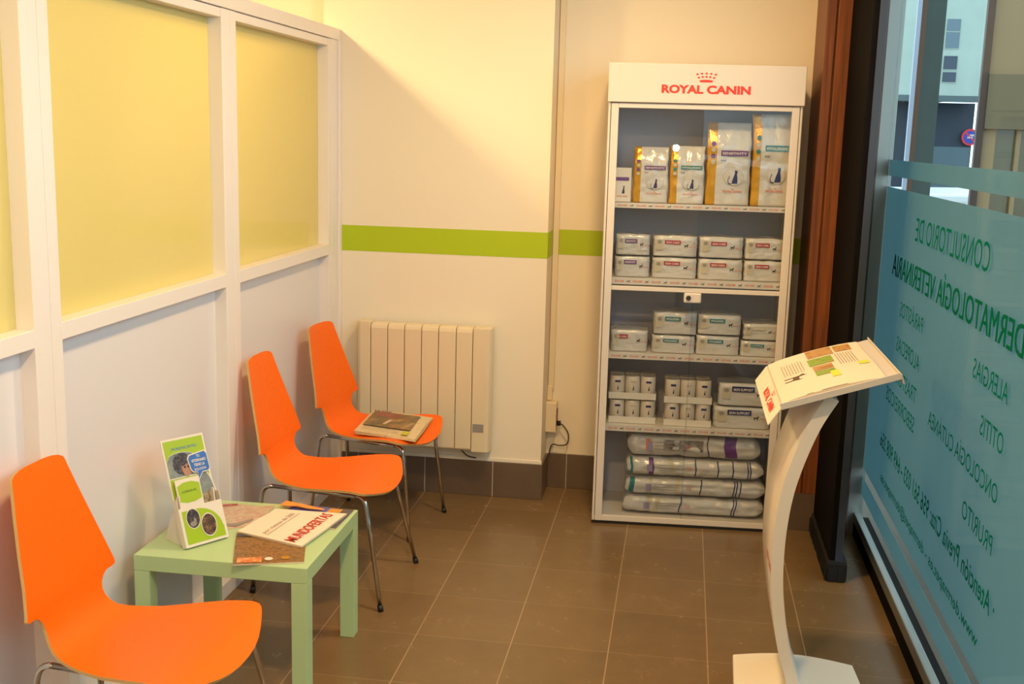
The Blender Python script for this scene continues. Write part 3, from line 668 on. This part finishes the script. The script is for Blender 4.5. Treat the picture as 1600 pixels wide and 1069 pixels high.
def softpack(x, z, w, h, d, label, band, word, group, y=.070, depth=0, tilt=0, bandpos=(.26, .60), tw=.36, folded=True, bold=.02, bh=.19):
    t = thing('pet_food_pack', label, 'pet food pack', cl(x+w/2, y+d/2, z), .0604+tilt, group)
    def top(t_): return (1, 1-.10*max(0, (t_-.82)/.18)**2)
    bm = sweep_pack(w, h*.96, d, n=14, m=48, ex=9, top=top, seed=x*31+z*7, jit=.0008)
    for v in bm.verts:
        k = max(0, v.co.z/h-.8)/.2; v.co.z += k*(.006*noise.noise(Vector((v.co.x*30+x*9, v.co.y*30, z)))+.004*(1-(2*v.co.x/w)**2))
    obj('pack_body', bm, PLASTW, t)
    p = Print((-w/2, -d/2-.0032, 0), (1, 0, 0), (0, 0, 1), (0, -1, 0), .0004)
    b0, b1 = bandpos; p.rect(b0*w, b1*h, (b0+tw)*w, (b1+bh)*h, band, 1); p.text(word, (b0+.03)*w, (b1+.04)*h, (tw-.06)*w, bh*.5*h, CARD, 2, bold)
    p.rect(.06*w, .30*h, .22*w, .80*h, CIRC, 1); p.ell(.14*w, .68*h, .05*w, .09*h, GREYT, 2, 14)
    p.shape(DOG, .70*w, .42*h, .10*w, .20*h, INK, 1); p.text('ROYAL CANIN', .82*w, .45*h, .15*w, .07*h, SALMON, 1, .01)
    p.rect(.02*w, .24*h, .98*w, .245*h, CIRC, 1)
    p.build('pack_print', t); return t
G2 = 'white wrapped packs on the second shelf'
cols = [(.055, .155, PURPLE, 'SENSITIVITY'), (.221, .197, CRIM, 'SKIN CARE'), (.423, .196, CRIM, 'SKIN CARE'), (.624, .172, CRIM, 'SKIN CARE')]
nm = ['purple-banded white pack at the left end of the second shelf', 'red-banded white pack second from left on the second shelf', 'red-banded white pack third from left on the second shelf', 'red-banded white pack at the right end of the second shelf']
for i, (x, w_, b_, wd) in enumerate(cols):
    softpack(x+.001, SH[1][0], w_, .092, .17, nm[i]+', lower row', b_, wd, G2, tilt=random.uniform(-.01, .01), bandpos=(.26, .62))
    softpack(x+.002, SH[1][0]+.0975, w_-.004, .092, .16, nm[i]+', upper row', b_, wd, G2, tilt=random.uniform(-.015, .015), bandpos=(.26, .58))
G3 = 'white wrapped packs on the third shelf'
softpack(.052, SH[2][0], .166, .098, .17, 'single red-banded white pack at the left end of the third shelf', CRIM, 'SKIN CARE', G3, bandpos=(.10, .60))
softpack(.236, SH[2][0], .194, .082, .17, 'teal-banded white pack second from left on the third shelf, lower one', TEAL, 'HYPOALLERGENIC', G3)
softpack(.240, SH[2][0]+.0865, .194, .100, .16, 'teal-banded white pack second from left on the third shelf, upper one', TEAL, 'HYPOALLERGENIC', G3)
softpack(.434, SH[2][0], .192, .088, .17, 'teal-banded white pack third from left on the third shelf, lower one', TEAL, 'HYPOALLERGENIC', G3)
softpack(.438, SH[2][0]+.0925, .192, .090, .16, 'teal-banded white pack third from left on the third shelf, upper one', TEAL, 'HYPOALLERGENIC', G3)
softpack(.632, SH[2][0], .165, .072, .17, 'teal-banded white pack at the right end of the third shelf, lower one', TEAL, 'HYPO', G3)
softpack(.640, SH[2][0]+.0765, .155, .072, .15, 'plain white pack at the right end of the third shelf, upper one', CIRC, 'ROYAL', G3)
G4 = 'wrapped packs on the right of the fourth shelf'
softpack(.530, SH[3][0], .255, .100, .17, 'wide navy-banded white pack on the right of the fourth shelf, lower one', NAVY, 'SKIN SUPPORT', G4, bandpos=(.24, .62), tw=.42, bh=.24)
softpack(.548, SH[3][0]+.105, .240, .104, .16, 'wide navy-banded white pack on the right of the fourth shelf, upper one', NAVY, 'SKIN SUPPORT', G4, bandpos=(.24, .62), tw=.42, bh=.24)
# shrink-wrapped trays of cans
CANM = mat('can_label_white', (214, 200, 184), .3, coat=.3)
CANT = mat('can_lid', (170, 165, 160), .25, .9)
def make_tray(label):
    t = thing('can_tray', label, 'tray of cans', group='trays of cans on the fourth shelf')
    bm = bmesh.new(); bx(bm, -.107, -.072, 0, .107, .072, .004); bx(bm, -.107, -.072, .004, .107, -.070, .030); bx(bm, -.107, .070, .004, .107, .072, .030); bx(bm, -.107, -.070, .004, -.105, .070, .030); bx(bm, .105, -.070, .004, .107, .070, .030)
    obj('tray', bm, CARD, t)
    for i in range(3):
        for j in range(2):
            x, y = -.070+.070*i, -.035+.070*j
            bm = bmesh.new(); tube(bm, [(x, y, .005), (x, y, .010), (x, y, .100), (x, y, .104), (x, y, .1045)], [.032, .0345, .0345, .0325, .030], 28)
            c = obj('can', bm, CANM, t)
            if j == 0:
                p = Print((x-.02, y-.0349, 0), (1, 0, 0), (0, 0, 1), (0, -1, 0), .0004)
                p.rect(.010, .076, .034, .086, NAVY if i != 1 else CIRC, 1); p.shape(CAT, .020, .042, .010, .02, INK, 1); p.build('can_print', c)
    return t
tr = make_tray('shrink-wrapped tray of six cans at the left end of the fourth shelf, lower one')
for i, (x, z, lb) in enumerate(((.164, SH[3][0], None), (.161, SH[3][0]+.112, 'shrink-wrapped tray of six cans at the left end of the fourth shelf, upper one'),
        (.414, SH[3][0], 'shrink-wrapped tray of six cans in the middle of the fourth shelf, lower one'), (.412, SH[3][0]+.106, 'shrink-wrapped tray of six cans in the middle of the fourth shelf, upper one'))):
    o = tr if i == 0 else copy_tree(tr)
    o.location = cl(x, .145 if x < .3 else .135, z); o.rotation_euler.z = .0604+random.uniform(-.01, .01)
    if lb: o['label'] = lb
# big sacks lying on the cabinet floor
def sack(xc, z, L, h, d, label, seed, bars, top_print=False):
    t = thing('pet_food_sack', label, 'pet food sack', cl(xc, .055+d/2, z), .0604, 'large sacks on the cabinet floor')
    def top(t_):
        e = min(t_, 1-t_); k = min(1, e/(.08 if t_ > .5 else .05)); k = (.34 if t_ > .5 else .6)+(.66 if t_ > .5 else .4)*math.sin(k*PI/2)**.7
        return (k, .88+.12*min(1, e/.05))
    def mf(tt, a):
        if 225 < a < 318:
            for b0, b1, m_ in bars:
                if b0 < tt < b1: return m_
        return 0
    bm = sweep_pack(h, L, d, axis='x', n=110, m=44, ex=4.2, top=top, matf=mf, jit=.0012, seed=seed)
    for v in bm.verts:      # soft creases
        q = noise.noise(Vector((v.co.x*22, v.co.z*30+seed, v.co.y*9+seed*5))); s_ = 1+.05*q
        v.co.y = v.co.y*s_; v.co.z = h/2+(v.co.z-h/2)*min(1, 1-.10*abs(q)); v.co.x += .012*noise.noise(Vector((v.co.z*20+seed*3, v.co.y*8, seed)))
    obj('sack_body', bm, [PLASTW, NAVY, CIRC, TEAL, PURPLE], t)
    p = Print((-L/2, -d/2-.010, h*.24), (1, 0, 0), (0, 0, 1), (0, -1, 0), .0005)
    for k in range(3): p.rect((.20+.03*(seed % 2))*L, h*(.16+.14*k), (.36+.02*k)*L, h*(.19+.14*k), GREYT, 1)
    p.text('ROYAL CANIN', .44*L, h*.22, .03*L, h*.20, SALMON, 1, .01); p.rect(.145*L, h*.10, .185*L, h*.46, mat('print_lilac', (150, 140, 170), .5), 1); p.build('sack_print', t)
    return t
B4 = [(.155, .20, 2), (.215, .255, 2), (.40, .405, 1), (.49, .495, 1), (.58, .585, 1), (.68, .685, 1), (.775, .780, 1), (.79, .797, 1), (.806, .812, 1)]
B3 = [(.16, .19, 2), (.355, .39, 2), (.535, .546, 1), (.65, .658, 1), (.775, .783, 1), (.794, .803, 1), (.815, .824, 1), (.03, .06, 3)]
B2 = [(.16, .20, 4), (.31, .35, 2), (.50, .512, 1), (.66, .672, 1), (.775, .783, 1), (.88, .89, 1), (.90, .91, 1), (.03, .05, 3)]
B1 = [(.15, .19, 2), (.60, .61, 1), (.73, .82, 4)]
sack(.462, .036, .64, .088, .26, 'bottom sack of the four lying in the cabinet base', 1, B4)
sack(.466, .125, .635, .088, .26, 'second sack from the bottom in the cabinet base', 2, B3)
sack(.462, .214, .620, .092, .26, 'third sack from the bottom in the cabinet base', 3, B2)
ts = sack(.452, .306, .60, .112, .29, 'topmost sack in the cabinet base, its printed face with a dark picture turned up', 4, B1)
p = Print((-.16, -.149, .040), (1, 0, 0), (0, .12, .99), (0, -.99, .12), .0008); p.rect(.02, .0, .20, .050, mottled('print_photo_cat', [(60, 54, 60), (130, 120, 116), (180, 170, 160)], 30), 1); p.rect(-.06, .0, -.04, .050, SALMON, 1); p.build('picture_print', ts)

# ================================================================== LEAFLET STAND
LS = thing('leaflet_stand', 'white curved floor stand with tilted magazine tray and red logo by the window', 'display stand', (.43, 3.45, 0))
def W3(x, y, z): return (x-.43, y-3.45, z)
LB = [(.425, .0), (.398, .06), (.388, .109), (.357, .207), (.342, .278), (.323, .401), (.317, .509), (.320, .617), (.333, .724), (.360, .831), (.398, .937), (.443, 1.022)]
STW = mat('stand_white_lacquer', (200, 192, 184), .3)
outer = smooth_path([(x, 0, z) for x, z in LB], 5); pf = [(v.x, v.z) for v in outer]
bm = bmesh.new(); inner = []
for i, (x, z) in enumerate(pf):
    a = pf[max(i-1, 0)]; b = pf[min(i+1, len(pf)-1)]; t_ = Vector((b[0]-a[0], b[1]-a[1])).normalized(); th = .034+.004*(i/len(pf))
    inner.append((x+t_.y*th, z-t_.x*th))
ring = [(x-.43, max(z, .012)) for x, z in pf]+[(x-.43, max(z, .012)) for x, z in inner[::-1]]
n = len(pf); A = [[bm.verts.new((q[0], y, q[1])) for q in ring] for y in (3.30-3.45, 3.69-3.45)]; N = len(ring)
for i in range(N):
    f = bm.faces.new((A[0][i], A[1][i], A[1][(i+1) % N], A[0][(i+1) % N])); f.smooth = i not in (n-1, N-1)
for i in range(n-1):
    for q, s in ((A[0], 1), (A[1], -1)):
        f = [q[i], q[i+1], q[N-2-i], q[N-1-i]]; bm.faces.new(f if s > 0 else f[::-1])
obj('curved_upright', bm, mat('upright_white_lacquer', (224, 216, 206), .3), LS)
p = Print(W3(.3185, 3.47, .455), (0, -1, 0), (-.06, 0, .998), (-1, 0, -.03), .0008); p.text('ROYAL CANIN', 0, 0, .16, .028, RED, 1, .02); p.build('upright_logo', LS)
# base: plate with a curved rear edge, gently domed
bm = bmesh.new(); pts = []
for k in range(13):
    t_ = k/12; pts.append((.245+.395*t_, 3.655+.045*math.sin(PI*t_)))
pts += [(.66, 3.28), (.66, 3.22)]+[(.63-.37*k/8, 3.20-.035*math.sin(PI*k/8)) for k in range(9)]+[(.235, 3.28)]
prism(bm, [(x-.43, y-3.45) for x, y in pts[::-1]], 'z', 0, .024)
obj('base_plate', bm, mat('stand_base_white', (236, 230, 220), .3), LS, bevel=.004)
# tray
sl = math.atan2(.110, .325); tx = Vector((math.cos(sl), 0, math.sin(sl))); ty = Vector((0, 1, 0)); tn_ = Vector((-math.sin(sl), 0, math.cos(sl)))
O = Vector(W3(.308, 3.25, .985))
TL, TWd = .345, .62
bm = bmesh.new(); slab(bm, O, tx, ty, tn_, TL, TWd, .006)
slab(bm, O+tx*TL-tn_*.022, tn_, ty, -tx, .030, TWd, .004)           # turned-down far lip
slab(bm, O-tn_*.006, tx, tn_, ty, TL, .020, .003)
tray = obj('tray', bm, STW, LS, bevel=.0015)
fx = Vector((-.55, 0, -.83)).normalized(); fn = Vector((-.83, 0, .55)).normalized()
bm = bmesh.new(); slab(bm, O, ty, fx, fn, TWd, .062, .003); lip = obj('front_flap', bm, CARD, LS)
p = Print(O+fx*.046+ty*.36, -ty, -fx, fn, .0012); p.text('ROYAL', 0, .002, .13, .026, RED, 1, .03); p.text('CANIN', .15, .002, .13, .026, RED, 1, .03); crown(p, .14, .031, .05, .014, RED); p.build('flap_logo', lip)
# open magazine on the tray, curled at its near edge
mg = thing('open_magazine', 'open magazine with dog photos lying on the tray of the white stand', 'magazine', LS.location, 0)
bm = bmesh.new(); nU, nV = 22, 10; Om = O+ty*.012+tx*.006
def mp_(a, b):   # a along y (0..1 near to far), b along the slope
    hgt = .008+.012*math.exp(-((b-.5)/.05)**2)*0+.010*math.sin(PI*min(1, b*1.02))**.6+.003*math.sin(a*6)
    return Om+ty*(a*.585)+tx*(b*.300)+tn_*hgt
T = [[bm.verts.new(mp_(i/nU, j/nV)) for j in range(nV+1)] for i in range(nU+1)]; B = [[bm.verts.new(Om+ty*(i/nU*.585)+tx*(j/nV*.300)+tn_*.001) for j in range(nV+1)] for i in range(nU+1)]
for i in range(nU):
    for j in range(nV):
        bm.faces.new((T[i][j], T[i][j+1], T[i+1][j+1], T[i+1][j])); bm.faces.new((B[i][j], B[i+1][j], B[i+1][j+1], B[i][j+1]))
    bm.faces.new((T[i][0], T[i+1][0], B[i+1][0], B[i][0])); bm.faces.new((T[i][nV], B[i][nV], B[i+1][nV], T[i+1][nV]))
for j in range(nV):
    bm.faces.new((T[0][j], B[0][j], B[0][j+1], T[0][j+1])); bm.faces.new((T[nU][j], T[nU][j+1], B[nU][j+1], B[nU][j]))
obj('magazine_pages', bm, PAPER, mg)
class CurvedPrint(Print):
    def P(s, a, b, l): return s.bm.verts.new(mp_(a, b)+tn_*.0012*l)
p = CurvedPrint((0, 0, 0), ax, ay, n_)
def crect(a0, b0, a1, b1, m_, l=1):
    k = 6
    for i in range(k):
        aa = a0+(a1-a0)*i/k; ab = a0+(a1-a0)*(i+1)/k
        for j in range(3): p.rect(aa, b0+(b1-b0)*j/3, ab, b0+(b1-b0)*(j+1)/3, m_, l)
GRASS = mottled('mag_grass', [(80, 110, 30), (130, 160, 50), (170, 130, 80)], 40); TANP = mottled('mag_tan', [(120, 80, 40), (190, 140, 80), (90, 90, 50)], 40)
p.shape(DOG, .34, .10, .12, .24, mat('mag_dog', (86, 60, 44), .5), 1)
for (a0, b0, a1, b1, m_) in ((.80, .42, .985, .70, TANP), (.58, .40, .77, .66, GRASS), (.42, .42, .55, .62, TANP), (.30, .42, .40, .62, GRASS), (.82, .72, .97, .90, TANP)): crect(a0, b0, a1, b1, m_)
crect(.20, .56, .34, .64, mat('mag_lime', (190, 200, 60), .5)); crect(.36, .86, .44, .96, mat('mag_lime', (190, 200, 60), .5))
for k in range(8): crect(.50, .12+.03*k, .82, .128+.03*k, GREYT) if k % 2 == 0 else crect(.52, .12+.03*k, .80, .127+.03*k, GREYT)
for k in range(7): crect(.46, .70+.028*k, .78, .708+.028*k, GREYT)
crect(.0, .25, .006, .32, INK); crect(.0, .40, .006, .65, INK)
p.build('magazine_print', mg)

# ================================================================== STREET OUTSIDE
st(box('ground_pavement', (XW+.03, -12, -.30), (26, 60, -.14), mat('pavement', (66, 58, 46), .8, var=.15, vscale=3)))
FAC = mat('facade_tiles', (146, 160, 152), .6, var=.06, vscale=1.2); DK = mat('garage_dark', (26, 38, 54), .6); DL = mat('garage_light', (66, 84, 94), .5); WN = mat('street_window', (30, 44, 64), .15); WN2 = mat('street_window_pale', (78, 96, 108), .2)
b = thing('apartment_building', 'pale tiled apartment building with small windows seen across the street', 'building', (8, 40, 0))
box('facade', (-4, 0, 3.42), (1.52, 8, 18), FAC, b); box('ledge', (-4, -.06, 3.22), (1.52, .2, 3.42), mat('ledge_grey', (70, 84, 88), .6), b)
box('ground_floor_wall', (-4, 1.0, -.14), (1.6, 8, 3.22), DK, b); box('garage_lower_band', (.30, .9, -.14), (1.55, 1.0, 1.75), DL, b)  # lower band is paler than the wall above it
for (z0, z1, m_) in ((5.50, 5.88, WN2), (4.95, 5.45, WN2), (4.27, 4.70, WN), (3.86, 4.18, WN)):
    f = box('window', (.24, -.03, z0), (.66, .02, z1), m_, b); box('window_frame', (.22, -.02, z0-.03), (.68, .0, z0), FAC, f)
s = thing('parking_sign', 'round blue and red no-parking sign hanging by the garage across the street', 'sign', (9.50, 40.84, 2.09))
bm = bmesh.new(); cyl(bm, (0, 0, 0), (0, .04, 0), .28, 36); obj('sign_plate', bm, mat('sign_red', (190, 24, 50), .4), s)
p = Print((0, -.004, 0), (1, 0, 0), (0, 0, 1), (0, -1, 0), .004); p.ell(0, 0, .215, .215, mat('sign_blue', (24, 50, 140), .4), 1, 36); p.poly([(-.17, .13), (-.13, .17), (.17, -.13), (.13, -.17)], mat('sign_red', (0, 0, 0)), 2)
p.text('VADO', -.02, .03, .16, .07, CARD, 3, .02); p.text('24 h', -.10, -.04, .18, .06, CARD, 3, .02); p.build('sign_face', s)
CONC = mat('concrete_column', (52, 62, 58), .8, var=.12, vscale=3); RUST = mat('brown_column', (84, 56, 36), .7)
t = thing('street_column', 'dark grey concrete column with a brown edge outside the window', 'column', (1.37, 7.0, -.14))
box('column_shaft', (-.045, 0, 0), (.062, .05, 6), CONC, t); box('column_edge', (-.073, 0, 0), (-.045, .05, 6), RUST, t)
t = tag(box('drain_pipe', (-.012, -.012, 0), (.012, .012, 6), mat('pale_pipe', (130, 138, 155), .5)), 'slim pale pipe left of the dark column outside the window', 'pipe'); t.location = (1.275, 6.96, -.14)
t = thing('reflection_panels', 'tan and brown panels outside, standing in for the room reflected in the window pane', 'building', (1.70, 7.0, -.14))  # solid panels added outside to imitate the room's reflection in the glass
TAN = mat('reflected_tan', (124, 102, 70), .6)
box('reflected_edge', (-.040, 0, 0), (.0, .04, 6), mat('reflected_brown', (60, 42, 32), .7), t); box('reflected_panel', (0, .02, 0), (.075, .2, 6), TAN, t); box('reflected_panel', (.075, .02, 1.99), (1.2, .2, 6), TAN, t)
box('reflected_band', (.0, -.01, 1.99), (1.2, .02, 2.30), mat('reflected_olive', (88, 76, 50), .6), t); box('reflected_opening', (.075, .05, 0), (1.2, .08, 1.99), mat('reflected_opening_olive', (76, 70, 42), .2), t); box('reflected_bar', (.19, .02, 0), (.215, .1, 1.99), TAN, t)
# parked car
t = thing('parked_car', 'white car parked in the street, seen through the clear band of the window', 'car', (2.35, 10.4, -.14))
CARW = mat('car_white', (200, 204, 208), .25); CARG = mat('car_glass', (40, 52, 62), .1)
bm = bmesh.new(); prism(bm, [(-2.0, .30), (-2.05, .75), (-1.5, .95), (1.3, .98), (1.95, .88), (2.0, .30)], 'y', -.85, .85); obj('body', bm, CARW, t, bevel=.05)
bm = bmesh.new(); prism(bm, [(-1.3, .95), (-.9, 1.42), (.7, 1.46), (1.35, .97)], 'y', -.72, .72); obj('cabin_glass', bm, CARG, t, bevel=.03)
bm = bmesh.new(); prism(bm, [(-.95, 1.41), (-.85, 1.49), (.68, 1.52), (.78, 1.44)], 'y', -.74, .74)
for x in (-.05,): bx(bm, x-.04, -.74, .95, x+.04, .74, 1.45)
obj('roof', bm, CARW, t, bevel=.02)
for x in (-1.25, 1.2):
    for y in (-.86, .72): bm = bmesh.new(); cyl(bm, (x, y, .31), (x, y+.14, .31), .31, 28); obj('wheel', bm, BLACKP, t)
